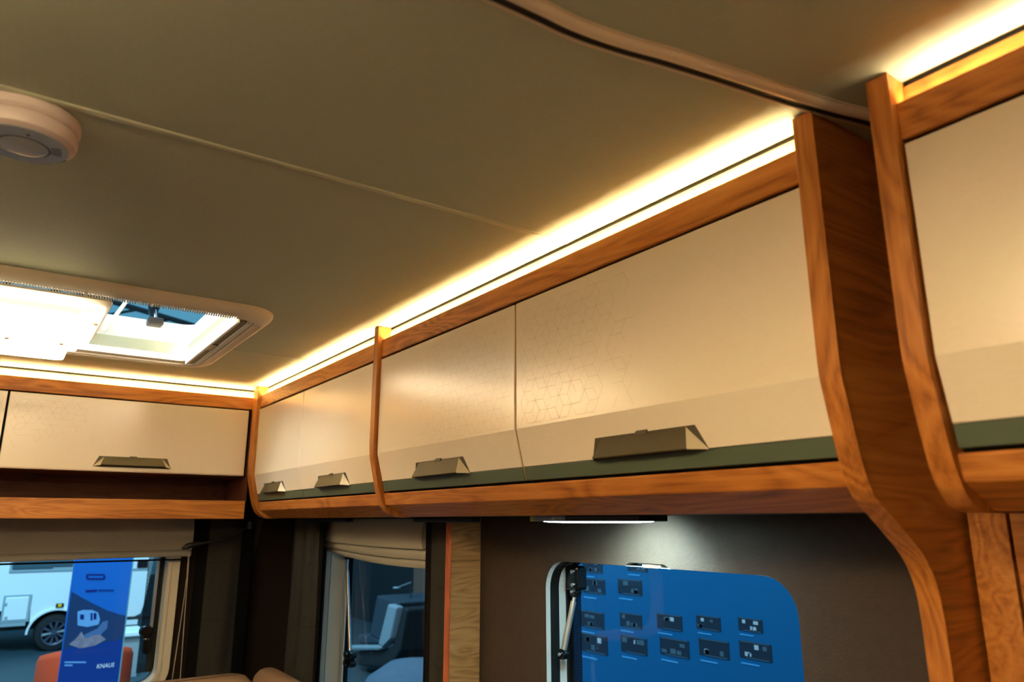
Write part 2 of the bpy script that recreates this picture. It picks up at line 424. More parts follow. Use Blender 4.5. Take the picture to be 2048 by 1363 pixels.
# window 1: hinge block at the far top corner, stay running down towards the room
hb = MB().box(WX+.034, WX+.062, 1.172, 1.212, 1.405, 1.452).build('hinge_block', 'black_gloss', win1, bevel=.006, seg=3)
for zz in (1.416, 1.441):
    MB().lathe([(0, -.003), (.004, -.003), (.004, .001), (0, .001)], (WX+.034, 1.186, zz), 'x', 10).build('rivet', 'aluminium', hb)
strut(win1, (WX+.046, 1.192, 1.402), (WX+.022, 1.205, 1.285), 'x')
tb = MB().box(WX+.006, WX+.02, .918, .962, 1.4625, 1.4685).build('latch_tab', 'cream_frame', win1, bevel=.003)
MB().box(WX+.003, WX+.0058, .921, .955, 1.4605, 1.4645).build('latch_pull', 'brass', tb, bevel=.001)
# window 2: two stays crossing at a knuckle
sa, sb = onx(694, 1112, .988), onx(700, 1306, .982)
strut(win2, tuple(sa), tuple(sb), 'x')
mb = MB()
for dy, dz in ((-.016, .012), (.016, .012), (-.016, -.012), (.016, -.012)):
    mb.lathe([(0, -.012), (.009, -.012), (.011, -.006), (.011, .006), (.009, .012), (0, .012)], (.982, sb.y+dy, sb.z-.016+dz), 'x', 14)
mb.box(.974, .990, sb.y-.02, sb.y+.02, sb.z-.023, sb.z-.009)
mb.build('knuckle', 'black_gloss', win2, smooth=40)
MB().box(WX+.044, WX+.05, 2.362, 2.378, .96, 1.46).build('stay_track', 'cream_lit', win2, bevel=.002)
# window 3: stay against the right hand jamb
MB().box(.482, .492, WY+.036, WY+.046, 1.20, 1.47).build('stay_track', 'aluminium', win3, bevel=.002)
MB().lathe([(0, -.012), (.016, -.012), (.02, -.004), (.02, .008), (.012, .014), (0, .014)], (.472, WY+.04, 1.19), 'y', 18).build('stay_joint', 'black_gloss', win3, smooth=40)
MB().box(.468, .49, WY+.03, WY+.05, 1.12, 1.17).build('catch', 'black_gloss', win3, bevel=.006)

# kitchen wall: oak boards beyond the tall partition
kp = thing('wall_kitchen', (.876, -.9, 0), kind='structure')
MB().box(.876, .90, .346, .384, 0, 1.9).build('wall_board', 'oak_X', kp, bevel=.001)
MB().box(.876, .90, -.9, .3425, 0, 1.9).build('wall_board', 'oak_Y', kp, bevel=.001)
MB().box(.8995, WX, -2.2, .394, 0, CZ).build('wall_core', 'black_gap', kp)

# ================================================================== OVERHEAD CABINETS
DIV = [(.664, CZ-.001), (.664, 1.70), (.6655, 1.678), (.6705, 1.655), (.6835, 1.600), (.694, 1.574), (.705, 1.5605), (.7205, 1.5505), (.740, 1.5475)]
def div_outline(back=.76, bottom=1.5475):
    p = [(.664, CZ-.001), (.664, 1.702)]
    p += [(v.x, v.y) for v in smooth_path(DIV[1:], 5)][1:]
    return p+[(back, bottom), (back, CZ-.001)]
RAILP = [(RX, 1.8995), (RX+.0015, 1.898), (RX+.0065, 1.898), (RX+.0065, 1.9385), (RX+.001, 1.9385), (RX, 1.9375)]
LOWP = [(.6925, 1.5965), (.6945, 1.5985), (.72, 1.5985), (.748, 1.561), (.748, 1.549), (.7465, 1.5488), (.703, 1.571), (.6985, 1.5735)]
DX = .6725  # face of the doors
def hexlines(mb, u0, u1, v0, v1, P, keep, L=.0195, wd=.0007):
    """tumbling-block line relief: edges of a rhombille tiling as thin raised strips"""
    h = L*math.sqrt(3)
    def seg(a, b):
        if not (u0 < min(a[0], b[0]) and max(a[0], b[0]) < u1 and v0 < min(a[1], b[1]) and max(a[1], b[1]) < v1): return
        k_ = keep((a[0]+b[0])/2, (a[1]+b[1])/2)
        if k_ < .35 or random.random() > k_: return
        d = Vector((b[0]-a[0], b[1]-a[1])); d.normalize(); n = Vector((-d.y, d.x))*wd/2
        mb.add([P(a[0]+n.x, a[1]+n.y), P(b[0]+n.x, b[1]+n.y), P(b[0]-n.x, b[1]-n.y), P(a[0]-n.x, a[1]-n.y)], [(0, 1, 2, 3)])
    i0, i1 = int(u0/(1.5*L))-2, int(u1/(1.5*L))+3
    j0, j1 = int(v0/h)-2, int(v1/h)+3
    for i in range(i0, i1):
        for j in range(j0, j1):
            cx, cy = i*1.5*L, (j+.5*(i % 2))*h
            V = [(cx+L*math.cos(math.radians(60*k)), cy+L*math.sin(math.radians(60*k))) for k in range(6)]
            seg(V[0], V[1]); seg(V[1], V[2]); seg(V[2], V[3])       # shared outline, each drawn once
            for k in (0, 2, 4): seg((cx, cy), V[k])
def side_handle(door, yc, half=.104):
    """bent plate pull with two folded corner facets on the inclined lower face"""
    A = Vector((.6725, 0, 1.683)); B = Vector((.687, 0, 1.6235)); dn = (B-A).normalized(); nrm = Vector((-dn.z*-1, 0, 0))
    out = Vector((dn.z, 0, -dn.x)); out = out if out.x < 0 else -out
    base = A+dn*(B-A).length
    def P(u, v, w): q = base-dn*v+out*w; return (q.x, yc+u, q.z)
    return handle(door, P, half)
def handle(door, P, half):
    h_, d_, ti, bi = .029, .018, .028, .019   # height, reach, top inset, lower front inset
    T = [P(-half+ti, h_, .001), P(half-ti, h_, .001)]
    F = [P(-half+bi, .005, d_), P(half-bi, .005, d_)]
    Cn = [P(-half, -.001, .001), P(half, -.001, .001)]
    T2 = [P(-half+ti, h_-.002, .001), P(half-ti, h_-.002, .001)]
    F2 = [P(-half+bi+.001, .0032, d_-.0015), P(half-bi-.001, .0032, d_-.0015)]
    pl = MB().add(T+F+F2+T2, [(0, 1, 3, 2), (2, 3, 5, 4), (4, 5, 7, 6), (6, 7, 1, 0), (0, 2, 4, 6), (1, 7, 5, 3)]).build('handle', 'bronze', door)
    for k in (0, 1):
        a, b, c = T[k], F[k], Cn[k]; a2, b2 = T2[k], F2[k]; c2 = P((-half if k == 0 else half)*.985, .001, .0008)
        MB().add([a, b, c, a2, b2, c2], [(0, 1, 2), (5, 4, 3), (0, 3, 4, 1), (1, 4, 5, 2), (2, 5, 3, 0)]).build('corner_facet', 'bronze_lit', pl)
    bk = [P(-half, -.001, .0003), P(half, -.001, .0003), P(half-ti+.014, h_+.001, .0003), P(-half+ti-.014, h_+.001, .0003)]
    MB().loops([bk, [P(-half, -.001, .0007), P(half, -.001, .0007), P(half-ti+.014, h_+.001, .0007), P(-half+ti-.014, h_+.001, .0007)]]).build('back_plate', 'bronze', pl)
    q = [P(-.012, h_, .0004), P(.008, h_, .0004), P(.008, h_+.0035, .0004), P(-.012, h_+.0035, .0004)]
    r = [P(-.012, h_-.002, .004), P(.008, h_-.002, .004), P(.008, h_+.0025, .003), P(-.012, h_+.0025, .003)]
    MB().loops([q, r]).build('clip', 'bronze', pl)
    return pl
plain('bronze_lit', S(232, 220, 190), .34, metal=.4)  # lighter copy of the bronze, caught light put into its colour
def side_door(cab, y0, y1, hy, pattern=None):
    th = .016
    prof = [(DX, 1.8925), (DX, 1.683), (.687, 1.6235), (.687+th, 1.6235+.003), (DX+th, 1.685), (DX+th, 1.8925)]
    d = MB().prism(prof, 'y', y0, y1).build('door', 'door_cream', cab, bevel=.0012)
    MB().prism([(.6878, 1.6232), (.6925, 1.6025), (.700, 1.6025), (.6978, 1.6232)], 'y', y0, y1).build('grip_strip', 'grip_green', d, bevel=.0006)
    side_handle(d, hy)
    if pattern:
        mb = MB(); hexlines(mb, y0+.004, y1-.004, 1.687, 1.889, lambda u, v: (DX-.00012, u, v), pattern)
        if mb.f: tag(mb.build('relief_lines', 'door_line', d), kind='stuff')
    return d
def side_unit(name, base, label, ya, yb, yl0, yl1):
    """carcass, cornice rail, recessed cornice board, lower rail between two panels"""
    t = thing(name, base, label, 'cabinet')
    MB().prism([(.7065, 1.5992), (.7065, 1.93), (WX-.002, 1.93), (WX-.002, 1.549), (.7485, 1.549), (.7485, 1.5992)], 'y', ya, yb).build('carcass', 'black_gap', t)
    MB().prism(RAILP, 'y', ya, yb).build('cornice_rail', 'oak_Y', t, bevel=.0008)
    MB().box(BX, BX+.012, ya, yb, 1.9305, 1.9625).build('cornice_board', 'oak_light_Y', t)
    MB().box(RX+.0066, BX, ya, yb, 1.9265, 1.9301).build('cornice_ledge', 'oak_Y', t)
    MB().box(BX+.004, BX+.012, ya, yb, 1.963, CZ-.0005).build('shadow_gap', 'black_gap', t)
    MB().prism(LOWP, 'y', ya, yb).build('lower_rail', 'oak_Y', t, bevel=.0012)
    return t
def gap(cab, y0, y1):
    g_ = .0022
    MB().prism([(DX+g_, 1.8925), (DX+g_, 1.683), (.687+g_, 1.6235), (.6925+g_, 1.6025), (.706, 1.6025), (.706, 1.8925)], 'y', y0, y1).build('door_gap', 'gap_brown', cab)
near = lambda y0, z0, sy, sz: (lambda u, v: math.exp(-((u-y0)/sy)**2-((v-z0)/sz)**2)*1.6)
# corner unit, between the corner panel and the second panel
cu = side_unit('overhead_cabinet', (.8, 1.95, 1.549), 'short overhead cabinet with two plain cream doors in the corner beside the front cabinet', 1.4975, 2.395, 0, 0)
MB().prism(div_outline(), 'y', 2.397, 2.444).build('end_panel', 'oak_Z', cu, bevel=.002, seg=3)
side_door(cu, 1.976, 2.393, 2.215); side_door(cu, 1.501, 1.973, 1.752)
gap(cu, 1.9732, 1.9758)
# long unit with the block pattern
lu = side_unit('overhead_cabinet', (.8, .95, 1.549), 'long overhead cabinet whose cream doors carry a fine cube line pattern', .4095, 1.4755, 0, 0)
MB().prism(div_outline(), 'y', 1.476, 1.497).build('end_panel', 'oak_Z', lu, bevel=.003, seg=3)
side_door(lu, .9545, 1.473, 1.214, near(.95, 1.785, .30, .3))
side_door(lu, .412, .9495, .678, near(.95, 1.785, .22, .3))
gap(lu, .9498, .9542)
# unit over the kitchen
ku = side_unit('overhead_cabinet', (.8, -.3, 1.549), 'overhead cabinet over the kitchen beyond the tall curved oak partition', -.9, .3045, 0, 0)
MB().prism(div_outline(back=.875), 'y', .305, .327).build('end_panel', 'oak_Z', ku, bevel=.003, seg=3)
[c.data.materials.__setitem__(0, MATS['oak_Y']) for c in ku.children if c.name.startswith('cornice_board')]
side_door(ku, -.33, .302, .02); side_door(ku, -.9, -.334, -.6)

# tall partition with the swept front edge, down to the floor
def tall_outline():
    p = [(.664, CZ-.001), (.664, 1.702)]
    mid = DIV[1:7]+[(.7225, 1.548), (.752, 1.5275), (.778, 1.507), (.7945, 1.484), (.8025, 1.456), (.8045, 1.40), (.8045, 1.30)]
    p += [(v.x, v.y) for v in smooth_path(mid, 6)][1:]
    return p+[(.8045, .0), (WX-.001, 0), (WX-.001, CZ-.001)]
tp = thing('partition_panel', (.87, .398, 0), 'tall oak partition with an S-curved front edge between the two cabinet runs', 'partition')
MB().prism(tall_outline(), 'y', .388, .409).build('panel', 'oak_X', tp)
# front edge band follows the same outline, a hair proud of the veneered faces
def edge_band(parent, outline_front, y0, y1, mat, t_=.0012):
    n = len(outline_front); a, b = [], []
    for i in range(n):
        p = Vector(outline_front[i]); q0 = Vector(outline_front[max(i-1, 0)]); q1 = Vector(outline_front[min(i+1, n-1)])
        d = (q1-q0).normalized(); nn = Vector((d.y, -d.x)); nn = nn if nn.x < 0 else -nn
        a.append(p+nn*t_); b.append(p-nn*.0002)
    rings = [[(a[i].x, y0, a[i].y), (a[i].x, y1, a[i].y), (b[i].x, y1, b[i].y), (b[i].x, y0, b[i].y)] for i in range(n)]
    return MB().loops(rings).build('edge_band', mat, parent, smooth=30, bevel=.001)
front = [q for q in tall_outline()][:-2]
edge_band(tp, front, .3865, .4105, 'oak_Z')
MB().box(.749, .876, .3872, .3879, 1.552, 1.965).build('veneer_sheet', 'oak_dim_X', tp) if 'oak_dim_X' in MATS else None
# partition under the second panel, between the two side windows
pp = thing('partition_panel', (.9, 1.487, 0), 'narrow oak partition under the cabinets between the two side windows', 'partition')
MB().box(.866, WX-.001, 1.476, 1.497, 0, 1.5475).build('panel', 'oak_pale_X', pp)
MB().box(.8635, .8658, 1.4755, 1.4985, 0, 1.5475).build('edge_band', 'oak_edge_Z', pp, bevel=.001)

# front cabinet: flat doors over an open shelf
fu = thing('overhead_cabinet', (0, 2.6, 1.547), 'front overhead cabinet with flat cream doors above a dark open shelf', 'cabinet')
fx0, fx1 = LX+.01, .668
MB().prism([(RY, 1.8995), (RY+.0015, 1.898), (RY+.0065, 1.898), (RY+.0065, 1.9385), (RY+.001, 1.9385), (RY, 1.9375)], 'x', fx0, fx1).build('cornice_rail', 'oak_X', fu, bevel=.0008)
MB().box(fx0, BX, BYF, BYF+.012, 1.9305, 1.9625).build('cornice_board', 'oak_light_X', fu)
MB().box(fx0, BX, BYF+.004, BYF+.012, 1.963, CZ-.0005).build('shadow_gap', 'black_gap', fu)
MB().box(fx0, BX, RY+.0066, BYF, 1.9265, 1.9301).build('cornice_ledge', 'oak_X', fu)
MB().box(fx0, fx1, 2.476, 2.72, 1.69, 1.926).build('carcass', 'black_gap', fu)
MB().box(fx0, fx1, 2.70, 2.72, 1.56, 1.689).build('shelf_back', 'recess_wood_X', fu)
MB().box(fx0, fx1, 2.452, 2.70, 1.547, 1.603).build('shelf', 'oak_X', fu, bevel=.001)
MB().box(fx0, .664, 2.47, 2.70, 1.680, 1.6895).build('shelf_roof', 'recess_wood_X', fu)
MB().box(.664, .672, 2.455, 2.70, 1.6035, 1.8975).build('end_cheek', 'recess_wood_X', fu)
def front_door(x0, x1, hx, pat):
    d = MB().prism([(2.452, 1.8935), (2.452, 1.686), (2.4545, 1.6815), (2.468, 1.6815), (2.468, 1.8935)], 'x', x0, x1).build('door', 'door_cream', fu, bevel=.0015)
    def P(u, v, w): return (hx+u, 2.452-w, 1.6955+v)
    handle(d, P, .106)
    mb = MB(); hexlines(mb, x0+.004, x1-.004, 1.692, 1.888, lambda u, v: (u, 2.452-.00012, v), pat)
    if mb.f: tag(mb.build('relief_lines', 'door_line', d), kind='stuff')
front_door(.0, .656, .331, near(-.0, 1.87, .17, .10)); front_door(-.62, -.0055, -.30, near(-.0, 1.87, .17, .10))
front_door(-1.2, -.6255, -.9, lambda u, v: 0)

# ------------------------------------------------------------------ led strips lying in the cornice ledges
def led(label, x0, x1, y0, y1, mat, grp='led strips in the cornice ledges'):
    t = thing('led_strip', ((x0+x1)/2, (y0+y1)/2, 1.9302), label, 'light strip')
    MB().box(x0, x1, y0, y1, 1.9303, 1.9315).build('tape', 'white_plastic', t)
    e = .0008
    MB().box(x0+e, x1-e, y0+e, y1-e, 1.9316, 1.9328).build('diffuser', mat, t)
led('glowing led strip along the cornice of the long patterned cabinet', .6822, .6918, .412, 1.474, 'led_warm')
led('glowing led strip along the cornice of the short corner cabinet', .6822, .6918, 1.50, 2.462, 'led_warm')
led('pale glowing led strip along the cornice of the kitchen cabinet', .6822, .6918, -.88, .302, 'led_pale')
led('glowing led strip along the cornice of the front cabinet', LX+.03, .6805, 2.4635, 2.4845, 'led_front')
# ------------------------------------------------------------------ opposite run of cabinets (behind the viewer's left shoulder), unseen, added for its light
ou = thing('overhead_cabinet', (-1.1, .9, 1.549), 'unseen overhead cabinet run added along the opposite wall', 'cabinet')
MB().box(LX+.001, -.945, -2.2, 2.4, 1.549, 1.93).build('carcass', 'carcass', ou)
for k in range(5):
    MB().box(-.944, -.93, -2.2+k*.92+.003, -2.2+(k+1)*.92-.003, 1.60, 1.892).build('door', 'door_cream', ou, bevel=.002)
MB().box(-.945, -.9315, -2.2, 2.4, 1.549, 1.597).build('lower_rail', 'oak_Y', ou)
MB().box(-.9385, -.932, -2.2, 2.4, 1.898, 1.9385).build('cornice_rail', 'oak_Y', ou)
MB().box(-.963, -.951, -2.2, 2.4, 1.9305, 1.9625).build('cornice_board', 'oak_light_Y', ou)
led('added unseen led strip along the cornice of the opposite cabinets', -.9498, -.9402, -2.19, 2.39, 'led_warm')

# ------------------------------------------------------------------ task light under the long cabinet
tl = thing('under_cabinet_light', (.80, .92, 1.532), 'slim cool white led task light under the long cabinet above the window', 'light')
MB().box(.775, .835, .785, .955, 1.5395, 1.5488).build('housing', 'rail_dark', tl, bevel=.001)
MB().box(.775, .835, .9555, 1.038, 1.5395, 1.5488).build('driver_cover', 'task_body', tl, bevel=.001)
MB().box(.775, .835, 1.0385, 1.053, 1.5395, 1.5488).build('end_cap', 'task_end', tl, bevel=.001)
rings = []
for k in range(9):
    a = math.pi*k/8; yy = .915-.105*math.cos(a); hgt = .0016*math.sin(a)
    rings.append([(.779, yy, 1.5394), (.831, yy, 1.5394), (.825, yy, 1.5392-hgt-.0004), (.785, yy, 1.5392-hgt-.0004)])
MB().loops(rings).build('lens', 'task_glow', tl)
sl = bpy.data.lights.new('task_spot', 'SPOT'); sl.energy = 18; sl.color = TASK_COL; sl.spot_size = math.radians(106); sl.spot_blend = 1; sl.shadow_soft_size = .02
so_ = bpy.data.objects.new('task_spot', sl); COL.objects.link(so_); so_.location = (.815, .905, 1.534)
so_.rotation_euler = (Vector((.945, .915, 1.44))-so_.location).to_track_quat('-Z', 'Y').to_euler()

# ------------------------------------------------------------------ smoke detector
sc_ = (-.026, .887, 0)
sd = thing('smoke_detector', (sc_[0], sc_[1], CZ), 'round white smoke detector on the ceiling', 'smoke detector')
MB().lathe([(0, CZ-.0005), (.0505, CZ-.0005), (.0515, CZ-.004), (.0515, CZ-.011), (.0495, CZ-.0135), (.046, CZ-.0150), (0, CZ-.0150)], sc_, 'z', 64).build('mounting_plate', 'detector_white', sd, smooth=35)
MB().lathe([(0, CZ-.0152), (.0462, CZ-.0152), (.0495, CZ-.0165), (.0503, CZ-.0185), (.0503, CZ-.026), (.0488, CZ-.0305), (.0445, CZ-.0335), (.041, CZ-.0342), (0, CZ-.0347)], sc_, 'z', 64).build('cover', 'detector_white', sd, smooth=35)
bt = MB().lathe([(0, -.0366), (.018, -.0364), (.0225, -.0355), (.0228, -.0345), (0, -.0345)], (sc_[0]+.001, sc_[1]+.004, CZ), 'z', 48).build('test_button', 'detector_face', sd, smooth=35)
MB().lathe([(0, CZ-.0350), (.0425, CZ-.0349), (.0432, CZ-.0343), (0, CZ-.0343)], sc_, 'z', 64).build('face_plate', 'detector_face', sd, smooth=35)
MB().lathe([(.0232, -.03505), (.0242, -.0355), (.0252, -.03505)], (sc_[0]+.001, sc_[1]+.004, CZ), 'z', 48, False).build('button_groove', 'dark_plastic', sd)
MB().lathe([(0, -.0358), (.0016, -.0358), (.0018, -.0343), (0, -.0343)], (sc_[0]+.004, sc_[1]-.029, CZ), 'z', 14).build('indicator', 'dark_plastic', sd)
for k in range(4):
    a = math.radians(-18+k*9); r0 = .0315
    c = Vector((sc_[0]+r0*math.cos(a), sc_[1]+r0*math.sin(a), CZ-.0352)); t_ = Vector((math.cos(a), math.sin(a), 0)); n_ = Vector((-t_.y, t_.x, 0))
    MB().loops([[c-t_*.005-n_*.0008, c-t_*.005+n_*.0008, c+t_*.005+n_*.0008, c+t_*.005-n_*.0008], [q+Vector((0, 0, .0012)) for q in (c-t_*.005-n_*.0008, c-t_*.005+n_*.0008, c+t_*.005+n_*.0008, c+t_*.005-n_*.0008)]]).build('sound_slot', 'dark_plastic', sd)
for a0, a1 in ((50, 80), (92, 118), (20, 40)):
    rings = []
    for k in range(9):
        a = math.radians(a0+(a1-a0)*k/8); c, s_ = math.cos(a), math.sin(a)
        rings.append([(sc_[0]+c*r_, sc_[1]+s_*r_, CZ+z_) for r_, z_ in ((.0425, -.0352), (.0445, -.0347), (.0440, -.0330), (.0420, -.0335))])
    MB().loops(rings).build('smoke_slot', 'dark_plastic', sd)

# ------------------------------------------------------------------ curtain rail on the ceiling, sweeping into the gap between the runs
rail = [(-.6, .445), (-.2, .44), (.12, .437), (.31, .432), (.37, .431), (.42, .424), (.47, .413), (.54, .400), (.60, .390), (.65, .3805), (.69, .372), (.72, .364), (.76, .357), (.84, .355)]
rp = smooth_path(rail, 6)
cr_ = thing('curtain_rail', (.3, .43, CZ-.014), 'tan profile curtain rail curving across the ceiling into the gap between cabinets', 'curtain rail')
def sweep(name, prof, mat):
    rings = []
    for i, p in enumerate(rp):
        t_ = (rp[min(i+1, len(rp)-1)]-rp[max(i-1, 0)]).normalized(); n_ = Vector((-t_.y, t_.x, 0))
        rings.append([(p.x+n_.x*a, p.y+n_.y*a, CZ+b) for a, b in prof])
    return MB().loops(rings).build(name, mat, cr_, smooth=35)
sweep('flange', [(-.0150, -.0003), (-.0150, -.0016), (.0115, -.0016), (.0115, -.0003)], 'rail_tan')
arc_ = [(-.0065+.0062*math.cos(a), -.0026-.0052*math.sin(a)) for a in [math.pi*k/10 for k in range(11)]]
sweep('rail_body', [(-.0003, -.0017)]+arc_+[(-.0127, -.0017)], 'rail_tan')
sweep('runner_slot', [(-.0002, -.0017), (-.0002, -.0024), (.0090, -.0024), (.0090, -.0017)], 'black_gap')
sweep('far_lip', [(.0091, -.0017), (.0091, -.0042), (.0115, -.0042), (.0115, -.0017)], 'rail_tan')

# ------------------------------------------------------------------ roof hatch
rh = thing('roof_hatch', ((HX0+HX1)/2, (HY0+HY1)/2, CZ), 'rounded white roof hatch with clear dome in the ceiling', 'roof hatch')
def hring(i, z, r0=.075): return [(x, y, CZ+z) for x, y in rrect(HX0+i, HX1-i, HY0+i, HY1-i, max(.012, r0-i*.7), 10)]
MB().loops([hring(*a) for a in ((0, -.0003), (0, -.006), (.004, -.013), (.014, -.0185), (.030, -.0205), (.036, -.0195), (.036, -.006))], caps=False).build('bezel', 'hatch_plastic', rh, smooth=45)
MB().loops([hring(*a) for a in ((.0362, -.008), (.0375, -.0165), (.0405, -.0185), (.044, -.0180), (.046, -.0145), (.060, -.0135), (.066, -.0120), (.0688, -.006))], caps=False).build('inner_frame', 'hatch_plastic', rh, smooth=45)
MB().loops([hring(*a) for a in ((.0690, -.0055), (.0692, .076), (.062, .080), (.050, .081), (.050, .074))], caps=False).build('well', 'hatch_white', rh, smooth=45)
MB().loops([hring(*a) for a in ((.045, .082), (.050, .100), (.075, .125), (.13, .145), (.22, .155))], caps=False).add([v for v in hring(.22, .155)], [tuple(range(44))]).build('dome', 'dome_acrylic', rh, smooth=60)
MB().loops([hring(*a) for a in ((.043, .0815), (.043, .092), (.052, .092), (.052, .0815))], caps=False).build('dome_rim', 'hatch_white', rh, smooth=45)
MB().loops([hring(*a) for a in ((.0693, -.0050), (.0722, -.0050), (.0722, -.0030), (.0693, -.0030))], caps=False).build('added_glow_ring', 'well_fill_glow', rh)  # added glowing ring, there to brighten the well
# ribbed grip strip on the near side of the bezel
mb = MB(); x = HX0+.08
while x < .365:
    mb.prism([(HY0+.0225, CZ-.0208), (HY0+.0335, CZ-.0212), (HY0+.035, CZ-.0245), (HY0+.033, CZ-.0262), (HY0+.026, CZ-.0225)], 'x', x, x+.0022); x += .0045
tag(mb.build('ribbed_grip', 'hatch_plastic', rh), kind='stuff')
# ribbed bar on the right side of the bezel
mb = MB(); y = HY0+.09
while y < HY1-.14:
    mb.box(HX1-.033, HX1-.018, y, y+.0018, CZ-.0232, CZ-.0200); y += .0042
tag(mb.build('ribbed_grip', 'hatch_plastic', rh), kind='stuff')
# screen and blind bars parked at the right
for i, (x0, x1, mt_) in enumerate(((.3735, .3795, 'hatch_white'), (.380, .3940, 'hatch_bar'), (.3945, .3980, 'hatch_white'), (.4000, .4060, 'hatch_white'))):
    MB().box(x0, x1, HY0+.076, HY1-.078, CZ-(.0215, .0185, .0215, .0205)[i], CZ-.0125).build('blind_bar', mt_, rh, bevel=.0008)
MB().box(.3802, .3938, 1.795, 1.86, CZ-.0205, CZ-.0187).build('bar_catch', 'black_gloss', rh)
# dome catch and stay inside the well
MB().box(.268, .305, 2.030, 2.066, CZ+.068, CZ+.088).build('dome_catch', 'dark_plastic', rh, bevel=.004)
MB().tube([(.286, 2.055, CZ+.086), (.284, 2.085, CZ+.115), (.286, 2.09, CZ+.135)], [.009, .012, .016], 12).build('catch_lever', 'black_gloss', rh, smooth=40)
MB().tube([(.17, 2.02, CZ+.03), (.215, 2.06, CZ+.125)], .005, 10).build('dome_stay', 'hatch_white', rh, smooth=40)
MB().box(.02, .155, 2.04, 2.066, CZ+.02, CZ+.076).build('crank_box', 'hatch_white', rh, bevel=.006)

# ------------------------------------------------------------------ stepped acrylic lamp hanging under the hatch
def ceiling_lamp(label, ox, oy, glow):
    lp = thing('ceiling_lamp', (-.05+ox, 1.65+oy, 1.897), label, 'lamp')
    def plate(name, x0, x1, y0, y1, z0, z1, r, mat): return MB().prism(rrect(x0+ox, x1+ox, y0+oy, y1+oy, r, 6), 'z', z0, z1).build(name, mat, lp, bevel=.002)
    def lit(name, x0, x1, y0, y1, z0, z1):
        p_ = plate(name, x0, x1, y0, y1, z0, z1, .02, glow.replace('glow', 'edge')); i_ = .0015
        g_ = MB().prism(rrect(x0+ox+i_, x1+ox-i_, y0+oy+i_, y1+oy-i_, .018, 6), 'z', z0-.0007, z0-.0001).build('diffuser', glow, p_); return p_
    p1 = lit('lower_plate', -.215, .089, 1.455, 1.925, 1.8975, 1.9075)
    p2 = lit('middle_plate', -.235, .108, 1.475, 1.865, 1.9085, 1.9165)
    p3 = lit('upper_plate', -.255, .126, 1.495, 1.835, 1.9175, 1.9290)
    plate('top_cover', -.262, .133, 1.462, 1.842, 1.9292, 1.9330, .02, 'hatch_white')
    for x, y in ((-.021, 1.736), (.073, 1.733), (-.16, 1.736)):
        MB().lathe([(0, -.0022), (.0035, -.0022), (.0045, -.0002), (0, -.0002)], (x+ox, y+oy, 1.8966), 'z', 14).build('screw', 'brass', p1, smooth=40)
    MB().lathe([(0, -.002), (.0045, -.002), (.005, -.0002), (0, -.0002)], (.119+ox, 1.60+oy, 1.9166), 'z', 14).build('screw', 'brass', p3, smooth=40)
    for x in (-.2, .09):
        for y in (1.51, 1.78):
            MB().tube([(x+ox, y+oy, 1.9333), (x+ox, y+oy, 1.9493 if oy == 0 else CZ)], .003, 8).build('stem', 'white_plastic', lp)
ceiling_lamp('glowing ceiling lamp of stacked frosted plates below the roof hatch', 0, 0, 'lamp_glow')
ceiling_lamp('added unseen glowing lamp of stacked frosted plates over the kitchen aisle', -.24, -1.46, 'lamp_glow_aisle')  # added out of view to light the near doors

# ================================================================== BLINDS AND CURTAINS
def roman(label, axis, u0, u1, d, folds, sag):
    """stacked roman blind: each fold a soft bulge lapping over the next"""
    mid = (u0+u1)/2
    t = thing('roman_blind', (d, mid, 1.42) if axis == 'x' else (mid, d, 1.42), label, 'blind')
    for k, (z1, z0, out) in enumerate(folds):
        nu, nv = 24, 8; rings = []
        for i in range(nu+1):
            u = u0+(u1-u0)*i/nu; s_ = sag(i/nu)*((k+1)/len(folds))
            prof = []
            for j in range(nv+1):
                q = j/nv; z = z1+(z0-z1)*q-s_*q
                w_ = -(out+.010*math.sin(q*math.pi*.85)+.0015*math.sin(i*1.9+k*2)*q)
                prof.append((w_, z))
            prof += [(-out+.008, prof[-1][1]+.004), (-out+.010, z1)]
            rings.append([((d+a, u, z) if axis == 'x' else (u, d+a, z)) for a, z in prof])
        MB().loops(rings).build('fold', 'roman_blind', t, smooth=50)
    return t
roman('beige roman blind drawn up over the side window', 'x', 1.655, 2.35, .918, [(1.5465, 1.4760, .024), (1.4800, 1.4545, .011), (1.4580, 1.4365, -.002)], lambda q: .012*(1-q)+.010*math.sin(q*math.pi)-.009*q)
fblind = roman('wide beige roman blind drawn up over the front window', 'y', -.86, .572, 2.705, [(1.5465, 1.4450, .008), (1.449, 1.4215, .000)], lambda q: .004*math.sin(q*5))
MB().box(-.86, .545, 2.700, 2.716, 1.4135, 1.4185).build('batten', 'curtain_black', fblind)

